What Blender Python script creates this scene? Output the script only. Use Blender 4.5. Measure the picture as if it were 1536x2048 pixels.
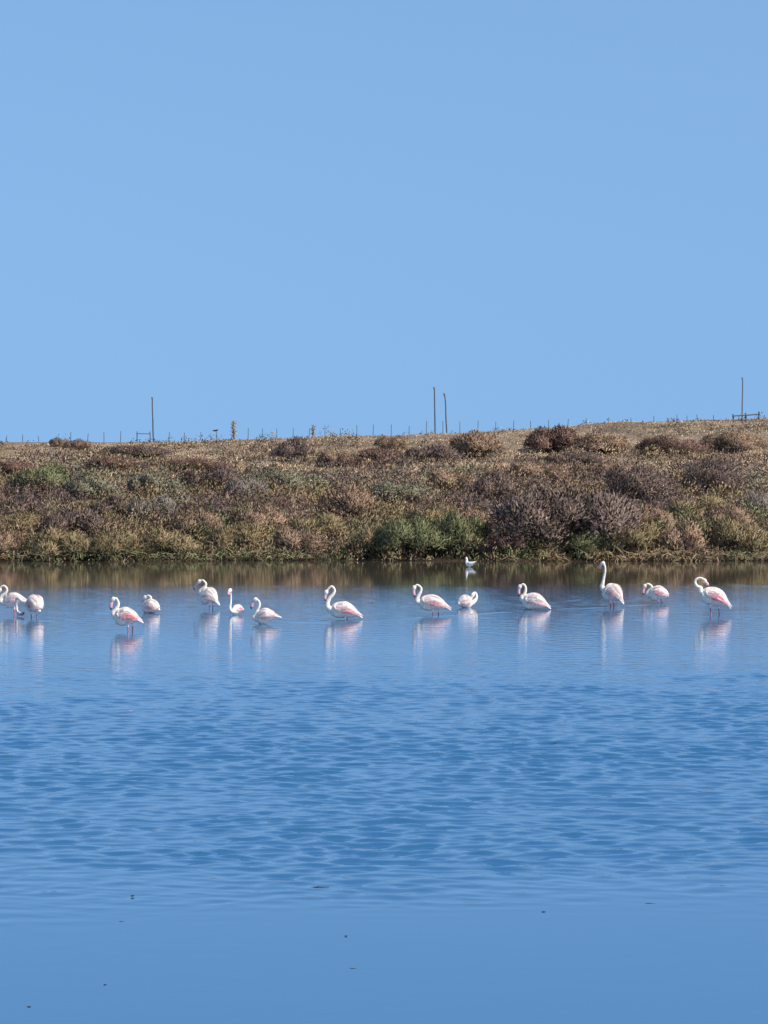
import bpy, bmesh, math, random
import numpy as np
from mathutils import Vector, Matrix, kdtree

for o in list(bpy.data.objects):
    bpy.data.objects.remove(o, do_unlink=True)
SC = bpy.context.scene
COL = SC.collection
rng = np.random.default_rng(11)
random.seed(11)

# ------------------------------------------------------------------ camera
FPX = 6830.0            # focal length in photograph pixels (2048 tall)
EYE = 3.94              # eye height above the lagoon, metres
PITCH = math.atan((1024 - 890) / FPX)
cam_d = bpy.data.cameras.new('camera')
cam = bpy.data.objects.new('camera', cam_d)
COL.objects.link(cam)
cam.location = (0, 0, EYE)
cam.rotation_euler = (math.radians(90) - PITCH, 0, 0)
cam_d.sensor_fit = 'VERTICAL'
cam_d.sensor_height = 36.0
cam_d.lens = FPX * 36.0 / 2048.0
cam_d.clip_start = 0.5
cam_d.clip_end = 20000
SC.camera = cam

# ------------------------------------------------------------------ sky and sun
SUN_AZ, SUN_EL = math.radians(119), math.radians(45)     # clockwise from +Y
world = bpy.data.worlds.new('World')
SC.world = world
world.use_nodes = True
wn, wl = world.node_tree.nodes, world.node_tree.links
wn.clear()
sky = wn.new('ShaderNodeTexSky')
sky.sky_type = 'NISHITA'
sky.sun_disc = False
sky.sun_elevation = SUN_EL
sky.sun_rotation = SUN_AZ
sky.altitude = 0
sky.air_density = 1.0
sky.dust_density = 0.0
sky.ozone_density = 4.0
# the air near the ground is clear and evenly blue: the dome is read a little above its true elevation
tcw = wn.new('ShaderNodeTexCoord')
sep = wn.new('ShaderNodeSeparateXYZ')
m_sq = wn.new('ShaderNodeMath'); m_sq.operation = 'MULTIPLY_ADD'; m_sq.inputs[2].default_value = 0.28 ** 2
m_rt = wn.new('ShaderNodeMath'); m_rt.operation = 'SQRT'
cmb = wn.new('ShaderNodeCombineXYZ')
nrm = wn.new('ShaderNodeVectorMath'); nrm.operation = 'NORMALIZE'
wl.new(tcw.outputs['Generated'], sep.inputs[0])
wl.new(sep.outputs['Z'], m_sq.inputs[0]); wl.new(sep.outputs['Z'], m_sq.inputs[1])
wl.new(m_sq.outputs[0], m_rt.inputs[0])
wl.new(sep.outputs['X'], cmb.inputs['X']); wl.new(sep.outputs['Y'], cmb.inputs['Y']); wl.new(m_rt.outputs[0], cmb.inputs['Z'])
wl.new(cmb.outputs[0], nrm.inputs[0]); wl.new(nrm.outputs[0], sky.inputs['Vector'])
bg = wn.new('ShaderNodeBackground')
bg.inputs['Strength'].default_value = 0.15
wo = wn.new('ShaderNodeOutputWorld')
bal = wn.new('ShaderNodeMix'); bal.data_type = 'RGBA'; bal.blend_type = 'MULTIPLY'      # slight cyan balance, the whole dome alike
bal.inputs['Factor'].default_value = 1.0
bal.inputs['B'].default_value = (0.94, 1.02, 1.01, 1)
wl.new(sky.outputs['Color'], bal.inputs['A'])
wl.new(bal.outputs['Result'], bg.inputs['Color'])
wl.new(bg.outputs['Background'], wo.inputs['Surface'])

sun_d = bpy.data.lights.new('sun', 'SUN')
sun_d.energy = 4.95
sun_d.angle = math.radians(0.5)
sun_d.color = (1.0, 0.94, 0.84)
sun = bpy.data.objects.new('sun', sun_d)
COL.objects.link(sun)
sdir = Vector((math.sin(SUN_AZ) * math.cos(SUN_EL), math.cos(SUN_AZ) * math.cos(SUN_EL), math.sin(SUN_EL)))
sun.rotation_euler = sdir.to_track_quat('Z', 'Y').to_euler()
sun.location = (30, -30, 60)

SC.view_settings.view_transform = 'Standard'
SC.view_settings.look = 'None'
SC.view_settings.exposure = 0.19
SC.view_settings.gamma = 1.0
SC.view_settings.use_curve_mapping = False

# ------------------------------------------------------------------ helpers
def tag(o, label=None, cat=None, group=None, kind=None):
    if label: o['label'] = label
    if cat: o['category'] = cat
    if group: o['group'] = group
    if kind: o['kind'] = kind
    return o

def empty(name, loc, rz=0.0):
    o = bpy.data.objects.new(name, None)
    COL.objects.link(o)
    o.location = loc
    o.rotation_euler = (0, 0, rz)
    o.empty_display_size = 0.2
    return o

def mesh_np(name, verts, faces, k, colors=None, smooth=False):
    """verts (n,3), faces (m,k) as numpy; colours per vertex (n,3)"""
    me = bpy.data.meshes.new(name)
    n, m = len(verts), len(faces)
    me.vertices.add(n)
    me.vertices.foreach_set('co', np.asarray(verts, np.float32).ravel())
    me.loops.add(m * k)
    me.loops.foreach_set('vertex_index', np.asarray(faces, np.int32).ravel())
    me.polygons.add(m)
    me.polygons.foreach_set('loop_start', np.arange(0, m * k, k, dtype=np.int32))
    try:
        me.polygons.foreach_set('loop_total', np.full(m, k, np.int32))
    except Exception:
        pass
    me.polygons.foreach_set('use_smooth', np.full(m, smooth, bool))
    if colors is not None:
        a = me.color_attributes.new('col', 'FLOAT_COLOR', 'POINT')
        c = np.ones((n, 4), np.float32)
        c[:, :3] = colors
        a.data.foreach_set('color', c.ravel())
    me.update(calc_edges=True)
    me.validate()
    return me

def link(name, me, mat=None, parent=None):
    o = bpy.data.objects.new(name, me)
    COL.objects.link(o)
    if mat and not me.materials:
        me.materials.append(mat)
    if parent:
        o.parent = parent
    return o

def smooth01(a, b, x):
    t = np.clip((x - a) / (b - a), 0, 1)
    return t * t * (3 - 2 * t)

# cheap smooth value noise (numpy)
_tab = np.random.default_rng(5).random((256, 256))
def vnoise(x, y):
    x, y = np.asarray(x, float), np.asarray(y, float)
    xi, yi = np.floor(x).astype(int), np.floor(y).astype(int)
    fx, fy = x - xi, y - yi
    fx, fy = fx * fx * (3 - 2 * fx), fy * fy * (3 - 2 * fy)
    a = _tab[xi & 255, yi & 255]; b = _tab[(xi + 1) & 255, yi & 255]
    c = _tab[xi & 255, (yi + 1) & 255]; d = _tab[(xi + 1) & 255, (yi + 1) & 255]
    return (a * (1 - fx) + b * fx) * (1 - fy) + (c * (1 - fx) + d * fx) * fy
def fbm(x, y, n=3):
    s, a, t = 0, 0.5, 0
    for i in range(n):
        s = s + a * vnoise(x * 2 ** i + 17 * i, y * 2 ** i + 31 * i)
        t += a; a *= 0.5
    return s / t

# ------------------------------------------------------------------ the lie of the land
_cx = np.array([-120, 0, 100, 200, 300, 400, 500, 600, 700, 780, 860, 950, 1050, 1150, 1200, 1250, 1300, 1400, 1450, 1536, 1700])
_cy = np.array([892, 891, 886, 884, 882, 878, 874, 872, 868, 868, 865, 861, 853, 849, 843, 839, 840, 836, 836, 833, 831])
CREST_D = 190.0
_cX = (_cx - 768) / FPX * CREST_D
_cZ = EYE + (890 - _cy - 5) / FPX * CREST_D
_pd = np.array([90, 112, 115.6, 116.6, 118, 121, 126, 135, 145, 155, 165, 172, 178, 190])
_pz = np.array([-0.9, -0.35, -0.1, 0.12, 0.45, 0.90, 1.30, 1.78, 2.25, 2.70, 3.10, 3.30, 3.5, 4.0])
PLATEAU = 4.15
def ground_z(x, d):
    x, d = np.asarray(x, float), np.asarray(d, float)
    shore = (fbm(x * 0.22 + 5, d * 0 + 3.3, 3) - 0.5) * 2.6
    zc = np.interp(x * CREST_D / np.maximum(d, 100), _cX, _cZ)
    e = d - shore * np.clip((130 - d) / 14, 0, 1)
    low = np.interp(e, _pd, _pz)
    k = smooth01(171, 190, d)
    z = low * (1 - k) + zc * k
    right = smooth01(4, 14, x) * np.exp(-((d - 174) / 5.0) ** 2) * 0.12
    z = z + right
    far = smooth01(195, 250, d)
    z = np.where(d > 190, zc * (1 - far) + PLATEAU * far, z)
    z = z + (fbm(x * 0.35, d * 0.35, 3) - 0.5) * 0.30 * smooth01(117, 121, d) * (1 - 0.7 * smooth01(180, 200, d))
    z = z - smooth01(460, 1500, d) * 1.4
    return z

def px_ray(px, py):
    v = Vector(((px - 768) / FPX, 1.0, (1024 - py) / FPX))
    c, s = math.cos(PITCH), math.sin(PITCH)
    return Vector((v.x, v.y * c + v.z * s, -v.y * s + v.z * c))
def on_water(px, py):
    r = px_ray(px, py)
    t = EYE / -r.z
    return Vector((r.x * t, r.y * t, 0))
def on_bank(px, py, dmin=114.0):
    r = px_ray(px, py)
    d = dmin
    while d < 420:
        if EYE + r.z * d / r.y <= float(ground_z(r.x * d / r.y, d)):
            break
        d += 0.15
    x = r.x * d / r.y
    return Vector((x, d, float(ground_z(x, d))))
def at_dist(px, py, d):
    r = px_ray(px, py)
    return Vector((r.x * d / r.y, d, EYE + r.z * d / r.y))

# ------------------------------------------------------------------ materials
def mat_new(name):
    m = bpy.data.materials.new(name)
    m.use_nodes = True
    n, l = m.node_tree.nodes, m.node_tree.links
    b = n['Principled BSDF']
    return m, n, l, b
def noise_node(n, l, scale, detail=4, vec=None, rough=0.55):
    t = n.new('ShaderNodeTexNoise')
    t.inputs['Scale'].default_value = scale
    t.inputs['Detail'].default_value = detail
    t.inputs['Roughness'].default_value = rough
    if vec is not None: l.new(vec, t.inputs['Vector'])
    return t
def ramp(n, l, fac, stops):
    r = n.new('ShaderNodeValToRGB')
    e = r.color_ramp.elements
    e[0].position, e[0].color = stops[0][0], (*stops[0][1], 1)
    e[1].position, e[1].color = stops[-1][0], (*stops[-1][1], 1)
    for p, c in stops[1:-1]:
        q = e.new(p); q.color = (*c, 1)
    l.new(fac, r.inputs['Fac'])
    return r

def mat_col(name, rough=0.8, spec=0.2, nscale=30, namt=0.25, bump=0.0, trans=0.0):
    """colour from the mesh's colour attribute, broken up by noise"""
    m, n, l, b = mat_new(name)
    a = n.new('ShaderNodeVertexColor'); a.layer_name = 'col'
    tc = n.new('ShaderNodeTexCoord')
    t = noise_node(n, l, nscale, 3, tc.outputs['Object'])
    r = ramp(n, l, t.outputs['Fac'], [(0.25, (1 - namt,) * 3), (0.75, (1 + namt * 0.6,) * 3)])
    mx = n.new('ShaderNodeMix'); mx.data_type = 'RGBA'; mx.blend_type = 'MULTIPLY'
    mx.inputs['Factor'].default_value = 1
    l.new(a.outputs['Color'], mx.inputs['A']); l.new(r.outputs['Color'], mx.inputs['B'])
    l.new(mx.outputs['Result'], b.inputs['Base Color'])
    b.inputs['Roughness'].default_value = rough
    b.inputs['Specular IOR Level'].default_value = spec
    if bump:
        bp = n.new('ShaderNodeBump'); bp.inputs['Strength'].default_value = bump
        bp.inputs['Distance'].default_value = 0.01
        l.new(t.outputs['Fac'], bp.inputs['Height']); l.new(bp.outputs['Normal'], b.inputs['Normal'])
    if trans:
        tr = n.new('ShaderNodeBsdfTranslucent'); ms = n.new('ShaderNodeMixShader')
        ms.inputs['Fac'].default_value = trans
        l.new(mx.outputs['Result'], tr.inputs['Color'])
        l.new(b.outputs['BSDF'], ms.inputs[1]); l.new(tr.outputs['BSDF'], ms.inputs[2])
        l.new(ms.outputs['Shader'], n['Material Output'].inputs['Surface'])
    return m

M_PLANT = mat_col('foliage', rough=0.85, spec=0.15, nscale=3.0, namt=0.22, trans=0.12)
M_TWIG = mat_col('twigs', rough=0.9, spec=0.1, nscale=8.0, namt=0.3)
M_FEATHER = mat_col('feathers', rough=0.75, spec=0.15, nscale=24, namt=0.30, bump=0.7)
M_HORN = mat_col('bill_horn', rough=0.45, spec=0.4, nscale=40, namt=0.1)

def mat_wood(name, c0, c1):
    m, n, l, b = mat_new(name)
    tc = n.new('ShaderNodeTexCoord')
    mp = n.new('ShaderNodeMapping'); mp.inputs['Scale'].default_value = (30, 30, 2)
    l.new(tc.outputs['Object'], mp.inputs['Vector'])
    t = noise_node(n, l, 1.0, 5, mp.outputs['Vector'])
    r = ramp(n, l, t.outputs['Fac'], [(0.3, c0), (0.7, c1)])
    l.new(r.outputs['Color'], b.inputs['Base Color'])
    b.inputs['Roughness'].default_value = 0.9
    bp = n.new('ShaderNodeBump'); bp.inputs['Strength'].default_value = 0.5; bp.inputs['Distance'].default_value = 0.01
    l.new(t.outputs['Fac'], bp.inputs['Height']); l.new(bp.outputs['Normal'], b.inputs['Normal'])
    return m
M_WOOD = mat_wood('weathered_wood', (0.070, 0.062, 0.058), (0.135, 0.120, 0.112))
M_WOOD_DARK = mat_wood('dark_wood', (0.09, 0.08, 0.075), (0.17, 0.15, 0.14))

def mat_ground():
    m, n, l, b = mat_new('bank_soil')
    tc = n.new('ShaderNodeTexCoord')
    t = noise_node(n, l, 0.35, 6, tc.outputs['Object'], 0.65)
    r = ramp(n, l, t.outputs['Fac'], [(0.3, (0.085, 0.065, 0.05)), (0.45, (0.19, 0.14, 0.098)), (0.58, (0.31, 0.23, 0.155)), (0.8, (0.42, 0.32, 0.22))])
    t2 = noise_node(n, l, 6, 5, tc.outputs['Object'])
    r2 = ramp(n, l, t2.outputs['Fac'], [(0.3, (0.6,) * 3), (0.7, (1.15,) * 3)])
    mx = n.new('ShaderNodeMix'); mx.data_type = 'RGBA'; mx.blend_type = 'MULTIPLY'; mx.inputs['Factor'].default_value = 1
    l.new(r.outputs['Color'], mx.inputs['A']); l.new(r2.outputs['Color'], mx.inputs['B'])
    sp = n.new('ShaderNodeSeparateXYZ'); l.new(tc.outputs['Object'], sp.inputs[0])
    wet_shade = ramp(n, l, sp.outputs['Z'], [(0.25, (0.28, 0.26, 0.25)), (0.6, (1, 1, 1))])       # damp mud by the waterline, with the shade of the hollows painted in
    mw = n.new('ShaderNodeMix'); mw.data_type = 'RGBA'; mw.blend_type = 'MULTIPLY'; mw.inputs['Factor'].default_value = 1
    l.new(mx.outputs['Result'], mw.inputs['A']); l.new(wet_shade.outputs['Color'], mw.inputs['B'])
    l.new(mw.outputs['Result'], b.inputs['Base Color'])
    b.inputs['Roughness'].default_value = 0.95
    b.inputs['Specular IOR Level'].default_value = 0.1
    bp = n.new('ShaderNodeBump'); bp.inputs['Strength'].default_value = 0.8; bp.inputs['Distance'].default_value = 0.12
    l.new(t2.outputs['Fac'], bp.inputs['Height']); l.new(bp.outputs['Normal'], b.inputs['Normal'])
    return m

def mat_water():
    """light scattered back from inside the water (it does not care about the ripples) under a mirror that does"""
    m, n, l, b = mat_new('lagoon_water')
    n.remove(b)
    at = n.new('ShaderNodeAttribute'); at.attribute_name = 'ripple'
    sh = n.new('ShaderNodeAttribute'); sh.attribute_name = 'shallow'
    body = ramp(n, l, sh.outputs['Fac'], [(0.0, (0.034, 0.128, 0.268)), (1.0, (0.075, 0.062, 0.042))])   # clear blue water, muddy by the bank
    tc = n.new('ShaderNodeTexCoord')
    mp = n.new('ShaderNodeMapping'); mp.inputs['Scale'].default_value = (1.0, 1.6, 1.0)
    l.new(tc.outputs['Object'], mp.inputs['Vector'])
    t = noise_node(n, l, 7.0, 3, mp.outputs['Vector'], 0.55)
    bp = n.new('ShaderNodeBump'); bp.inputs['Distance'].default_value = 0.011
    l.new(t.outputs['Fac'], bp.inputs['Height'])
    l.new(at.outputs['Fac'], bp.inputs['Strength'])
    up = n.new('ShaderNodeCombineXYZ'); up.inputs['Z'].default_value = 1.0
    df = n.new('ShaderNodeBsdfDiffuse')
    l.new(body.outputs['Color'], df.inputs['Color']); l.new(up.outputs[0], df.inputs['Normal'])
    gl = n.new('ShaderNodeBsdfGlossy'); gl.inputs['Roughness'].default_value = 0.02
    gl.inputs['Color'].default_value = (1, 1, 1, 1)
    l.new(bp.outputs['Normal'], gl.inputs['Normal'])
    fr = n.new('ShaderNodeFresnel'); fr.inputs['IOR'].default_value = 1.333
    l.new(bp.outputs['Normal'], fr.inputs['Normal'])
    ms = n.new('ShaderNodeMixShader')
    l.new(fr.outputs[0], ms.inputs['Fac']); l.new(df.outputs[0], ms.inputs[1]); l.new(gl.outputs[0], ms.inputs[2])
    l.new(ms.outputs[0], n['Material Output'].inputs['Surface'])
    return m

# ------------------------------------------------------------------ the water
def build_water():
    ys = np.concatenate([[-60, -20, 5, 12, 17, 20], np.arange(22, 28, 0.12), np.arange(28, 64, 0.05), np.arange(64, 73, 0.13), np.arange(73, 87, 0.09), np.arange(87, 96, 0.13), [96.2, 97.2, 98.2, 99.2, 100.2, 101.5, 103, 105, 107.5, 110, 116, 122, 132]])
    xs = np.concatenate([[-300, -120, -60, -30, -20, -15], np.arange(-12.6, -8.5, 0.15), np.arange(-8.5, 8.5, 0.06), np.arange(8.5, 12.61, 0.15), [15, 20, 30, 60, 120, 300]])
    X, Y = np.meshgrid(xs, ys)
    warp = (fbm(X * 0.16 + 3, Y * 0.20 + 9, 4) - 0.5)
    D = Y + warp * 14
    wind = smooth01(27.5, 35.0, Y + warp * 10) * (1 - smooth01(49, 62, D))
    patch = 0.35 + 1.3 * fbm(X * 0.28 + 50, Y * 0.16, 4)
    light = smooth01(50, 60, D) * (1 - smooth01(92, 97, Y + warp * 5 - X * 0.2))
    calm = 1 - smooth01(24, 31, Y)
    amp = wind * patch + 0.14 * light + 0.012 + 0.03 * smooth01(0.5, 0.7, fbm(X * 0.3, Y * 0.5 + 7, 3))
    r2 = np.random.default_rng(3)
    Z = np.zeros_like(X)
    for i in range(70):
        lam = 0.19 * (0.66 / 0.19) ** r2.random()
        a = r2.normal(0, 0.75) + math.pi / 2
        k = 2 * math.pi / lam
        slope = 0.0172
        ph = r2.random() * 7
        gx = r2.random() * 40; gy = r2.random() * 40
        env = 0.06 + 4.4 * vnoise(X * 0.9 + gx, Y * 0.6 + gy) ** 3.4
        th = k * (X * math.cos(a) + Y * math.sin(a)) + ph
        Z += env * slope / k * np.sin(th)
    Z *= amp
    Y = Y - 3.0 * np.clip(Z, -0.012, 0.012) * wind          # the breeze leans the crests towards the near shore
    # thin wakes the wading birds have pushed up
    def wake(pts, h, w):
        P = [on_water(*p) for p in pts]
        px = np.array([p.x for p in P]); py = np.array([p.y for p in P])
        yy = np.interp(X, px, py, left=-999, right=-999)
        u = Y - yy - 0.5 * (fbm(X * 0.9, X * 0 + 4, 3) - 0.5)
        g = np.exp(-(u / np.where(u < 0, w, w * 4)) ** 2) * (0.2 + 1.6 * vnoise(X * 0.7, X * 0 + 8))
        ends = smooth01(px[0], px[0] + 0.5, X) * (1 - smooth01(px[-1] - 0.5, px[-1], X))
        return h * g * ends
    Z += wake([(556, 1245), (640, 1244), (770, 1240), (860, 1233), (960, 1228), (1036, 1222)], 0.006, 0.20)
    Z += wake([(1098, 1219), (1190, 1216), (1260, 1211), (1330, 1209)], 0.005, 0.20)
    Z += wake([(1440, 1224), (1500, 1223), (1560, 1222)], 0.005, 0.18)
    Z += wake([(320, 1219), (372, 1217), (420, 1216)], 0.004, 0.18)
    Z += wake([(0, 1352), (120, 1350), (260, 1346)], 0.004, 0.2)
    rip = 0.05 * wind * patch + 0.11 * light + 0.05 + 0.02 * (1 - calm)
    ny, nx = X.shape
    idx = np.arange(ny * nx).reshape(ny, nx)
    F = np.stack([idx[:-1, :-1], idx[:-1, 1:], idx[1:, 1:], idx[1:, :-1]], -1).reshape(-1, 4)
    V = np.stack([X, Y, Z], -1).reshape(-1, 3)
    me = mesh_np('water', V, F, 4, smooth=True)
    a = me.attributes.new('ripple', 'FLOAT', 'POINT')
    a.data.foreach_set('value', rip.astype(np.float32).ravel())
    a = me.attributes.new('shallow', 'FLOAT', 'POINT')
    a.data.foreach_set('value', smooth01(86, 100, Y + warp * 5).astype(np.float32).ravel())
    o = link('water', me, mat_water())
    tag(o, 'blue lagoon water, rippled across the middle and calm near and far', 'water', kind='structure')
build_water()

# ------------------------------------------------------------------ the bank
def build_bank():
    ds = np.concatenate([np.arange(108, 130, 0.4), np.arange(130, 196, 0.6), [197, 200, 206, 212, 220, 232, 250, 300, 360, 420, 480, 600, 900, 1500, 3000, 8000]])
    us = np.concatenate([[-60, -12, -4, -1.5, -0.9, -0.5, -0.3, -0.22], np.arange(-0.17, 0.1701, 0.0028), [0.22, 0.3, 0.5, 0.9, 1.5, 4, 12, 60]])
    U, Dd = np.meshgrid(us, ds)
    X = U * np.minimum(Dd, 400) 
    Z = ground_z(X, Dd)
    ny, nx = X.shape
    idx = np.arange(ny * nx).reshape(ny, nx)
    F = np.stack([idx[:-1, :-1], idx[:-1, 1:], idx[1:, 1:], idx[1:, :-1]], -1).reshape(-1, 4)
    me = mesh_np('bank_ground', np.stack([X, Dd, Z], -1).reshape(-1, 3), F, 4, smooth=True)
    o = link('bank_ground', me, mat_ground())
    tag(o, 'dry earth bank rising from the water to a low plateau', 'ground', kind='structure')
build_bank()
def lagoon_bed():
    me = mesh_np('lagoon_bed', np.array([(-400, -80, -1.2), (400, -80, -1.2), (400, 109, -1.2), (-400, 109, -1.2)], float), np.array([[0, 1, 2, 3]]), 4)
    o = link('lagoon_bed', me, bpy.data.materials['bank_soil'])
    tag(o, 'muddy bed of the shallow lagoon', 'ground', kind='structure')
lagoon_bed()

# ------------------------------------------------------------------ vegetation
def blades(P, Dr, L, W, C, bend=0.0, N=None):
    """tapering leaves/twigs: (n,3) base, direction, length, width, colour -> verts, quads, colours, normals.
    N is the outward direction of the clump a leaf sits on; leaves are wound to face it"""
    n = len(P)
    r = rng.normal(size=(n, 3))
    S = np.cross(Dr, r); S /= np.linalg.norm(S, axis=1)[:, None] + 1e-9
    mid = P + Dr * (L * 0.45)[:, None]
    tip = P + Dr * L[:, None]
    if bend:
        side = rng.normal(size=(n, 3)); side[:, 2] = -np.abs(side[:, 2]) - 0.4
        tip = tip + side * (bend * L)[:, None] * 0.5
    if N is None:
        N = np.tile(np.array([[0.0, -0.35, 0.9]]), (n, 1)) + rng.normal(0, 0.25, (n, 3))
    N = N + rng.normal(0, 0.28, (n, 3)); N /= np.linalg.norm(N, axis=1)[:, None] + 1e-9
    G = np.cross(mid + S - P, tip - P)
    flip = (G * N).sum(1) < 0
    S[flip] *= -1
    h = (W * 0.5)[:, None]
    V = np.stack([P, mid + S * h, tip, mid - S * h], 1).reshape(-1, 3)
    F = np.arange(n * 4).reshape(n, 4)
    return V, F, np.repeat(C, 4, axis=0), np.repeat(N, 4, axis=0)

def leafy(name, V, F, C, N):
    me = mesh_np(name, V, F, 4, C, smooth=True)
    me.normals_split_custom_set_from_vertices(np.asarray(N, np.float32))
    return me

# colours (base colours, out of the sun) of the plant kinds
KC = {
    'greygreen': [(0.180, 0.168, 0.115), (0.220, 0.205, 0.148), (0.145, 0.138, 0.090)],
    'green':     [(0.150, 0.160, 0.080), (0.195, 0.200, 0.105), (0.115, 0.125, 0.060)],
    'olive':     [(0.235, 0.180, 0.100), (0.290, 0.220, 0.125), (0.185, 0.148, 0.080)],
    'brown':     [(0.245, 0.165, 0.115), (0.310, 0.215, 0.150), (0.185, 0.125, 0.088)],
    'mauve':     [(0.145, 0.105, 0.090), (0.188, 0.138, 0.118), (0.105, 0.077, 0.068)],
    'maroon':    [(0.165, 0.098, 0.080), (0.205, 0.130, 0.102), (0.125, 0.074, 0.062)],
    'straw':     [(0.460, 0.340, 0.215), (0.380, 0.275, 0.170), (0.530, 0.410, 0.270)],
    'grey':      [(0.215, 0.180, 0.152), (0.260, 0.220, 0.188), (0.165, 0.138, 0.120)],
}
def kcol(kind, n, jit=0.13):
    base = np.array(KC[kind])
    c = base[rng.integers(0, len(base), n)]
    return 1.24 * c * (1 + rng.normal(0, jit, (n, 1))).clip(0.4, 1.7) * (1 + rng.normal(0, 0.05, (n, 3)))

def unit_bush(kind, n, style, fine=1.0):
    """a dome of foliage of radius 1 and height 1, open and uneven"""
    lob = int(rng.integers(8, 13) + (6 if fine < 0.8 else 0))
    cen = np.stack([rng.uniform(-0.62, 0.62, lob), rng.uniform(-0.62, 0.62, lob), rng.uniform(0.22, 0.58, lob)], 1)
    cen[:, 2] *= 1.0 - 0.55 * np.hypot(cen[:, 0], cen[:, 1])
    rad = rng.uniform(0.26, 0.46, lob) * (0.85 if fine < 0.8 else 1)
    w = rad ** 2; w /= w.sum()
    li = rng.choice(lob, n, p=w)
    u = rng.normal(size=(n, 3)); u /= np.linalg.norm(u, axis=1)[:, None]
    u[:, 2] = np.abs(u[:, 2]) * 1.0 - 0.25 * (rng.random(n) < 0.35)
    rr = rad[li] * rng.uniform(0.35, 1.05, n) ** 0.5
    P = cen[li] + u * rr[:, None]
    P[:, 2] = P[:, 2].clip(0.0, 1.2)
    if style == 'twig':
        Dr = u * 0.75 + np.array([0, 0, 0.6]) + rng.normal(0, 0.5, (n, 3))
        L = rng.uniform(0.08, 0.20, n) * fine * (0.75 if fine < 0.7 else 1); W = rng.uniform(0.018, 0.040, n) * fine
    elif style == 'leaf':
        Dr = u * 1.0 + np.array([0, 0, 0.35]) + rng.normal(0, 0.5, (n, 3))
        L = rng.uniform(0.06, 0.15, n) * fine; W = rng.uniform(0.028, 0.055, n) * fine
    else:   # spray: long arching shoots
        Dr = u * 0.8 + np.array([0.0, 0, 0.9]) + rng.normal(0, 0.25, (n, 3))
        L = rng.uniform(0.14, 0.32, n) * fine; W = rng.uniform(0.018, 0.036, n) * fine
    Dr /= np.linalg.norm(Dr, axis=1)[:, None]
    C = kcol(kind, n)
    lobe_tone = rng.uniform(0.82, 1.18, lob)
    C = C * lobe_tone[li][:, None]
    mix = rng.random(n) < 0.03
    C[mix] = kcol('straw', int(mix.sum())) * 0.8
    NN = u * 0.9 + (P - np.array([0, 0, 0.15])) * 0.5 + np.array([0, 0, 0.25])
    fol = leafy('foliage', *blades(P, Dr, L, W, C, bend=0.5 if style == 'spray' else 0.15, N=NN))
    # woody stems forking from the root into the lobes
    SV, SF, SCc = [], [], []
    off = 0
    for c in cen:
        root = np.array([rng.uniform(-0.12, 0.12), rng.uniform(-0.12, 0.12), -0.08])
        knee = root * 0.45 + c * 0.55 + rng.normal(0, 0.05, 3)
        ends = [c + rng.normal(0, 0.12, 3) for _ in range(3)]
        for a, b, r0, r1 in [(root, knee, 0.022, 0.015)] + [(knee, e, 0.014, 0.005) for e in ends]:
            d = b - a; d = d / (np.linalg.norm(d) + 1e-9)
            s = np.cross(d, [0.3, 0.8, 0.2]); s /= np.linalg.norm(s); t = np.cross(d, s)
            for p, r in ((a, r0), (b, r1)):
                for q in range(4):
                    SV.append(p + (s * math.cos(q * math.pi / 2) + t * math.sin(q * math.pi / 2)) * r)
            for q in range(4):
                SF.append((off + q, off + (q + 1) % 4, off + 4 + (q + 1) % 4, off + 4 + q))
            off += 8
    SV = np.array(SV)
    stem = mesh_np('stems', SV, np.array(SF), 4, np.tile(np.array([[0.11, 0.085, 0.07]]), (len(SV), 1)))
    return fol, stem

BUSH = {}
STYLE = {'greygreen': 'leaf', 'green': 'spray', 'olive': 'spray', 'brown': 'twig', 'mauve': 'twig', 'maroon': 'twig', 'grey': 'twig', 'straw': 'spray'}
def bush_mesh(kind, big):
    L = BUSH.setdefault((kind, big), [])
    if len(L) < 3:
        L.append(unit_bush(kind, 14000 if big else 8000, STYLE[kind], 0.58 if big else 0.78))
        return L[-1]
    return L[rng.integers(0, 3)]

def shrub(cx, base, w, h, kind, label, group=None, name='shrub'):
    p = on_bank(cx, base)
    s = FPX / p.y
    rx = w / s / 2
    hz = h / s
    root = empty(name, (p.x, p.y + min(rx * 0.55, 1.3), 0), rng.uniform(-0.5, 0.5) + rng.integers(0, 4) * math.pi / 2)
    root.location.z = float(ground_z(root.location.x, root.location.y)) * 0.5 + p.z * 0.5 - 0.05
    root.scale = (rx * 1.18, rx * 1.18, hz * 1.22)
    f, st = bush_mesh(kind, w > 135)
    link('foliage', f, M_PLANT, root)
    link('stems', st, M_TWIG, root)
    tag(root, label, 'shrub', group or 'shrubs on the far bank')
    return root

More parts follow.
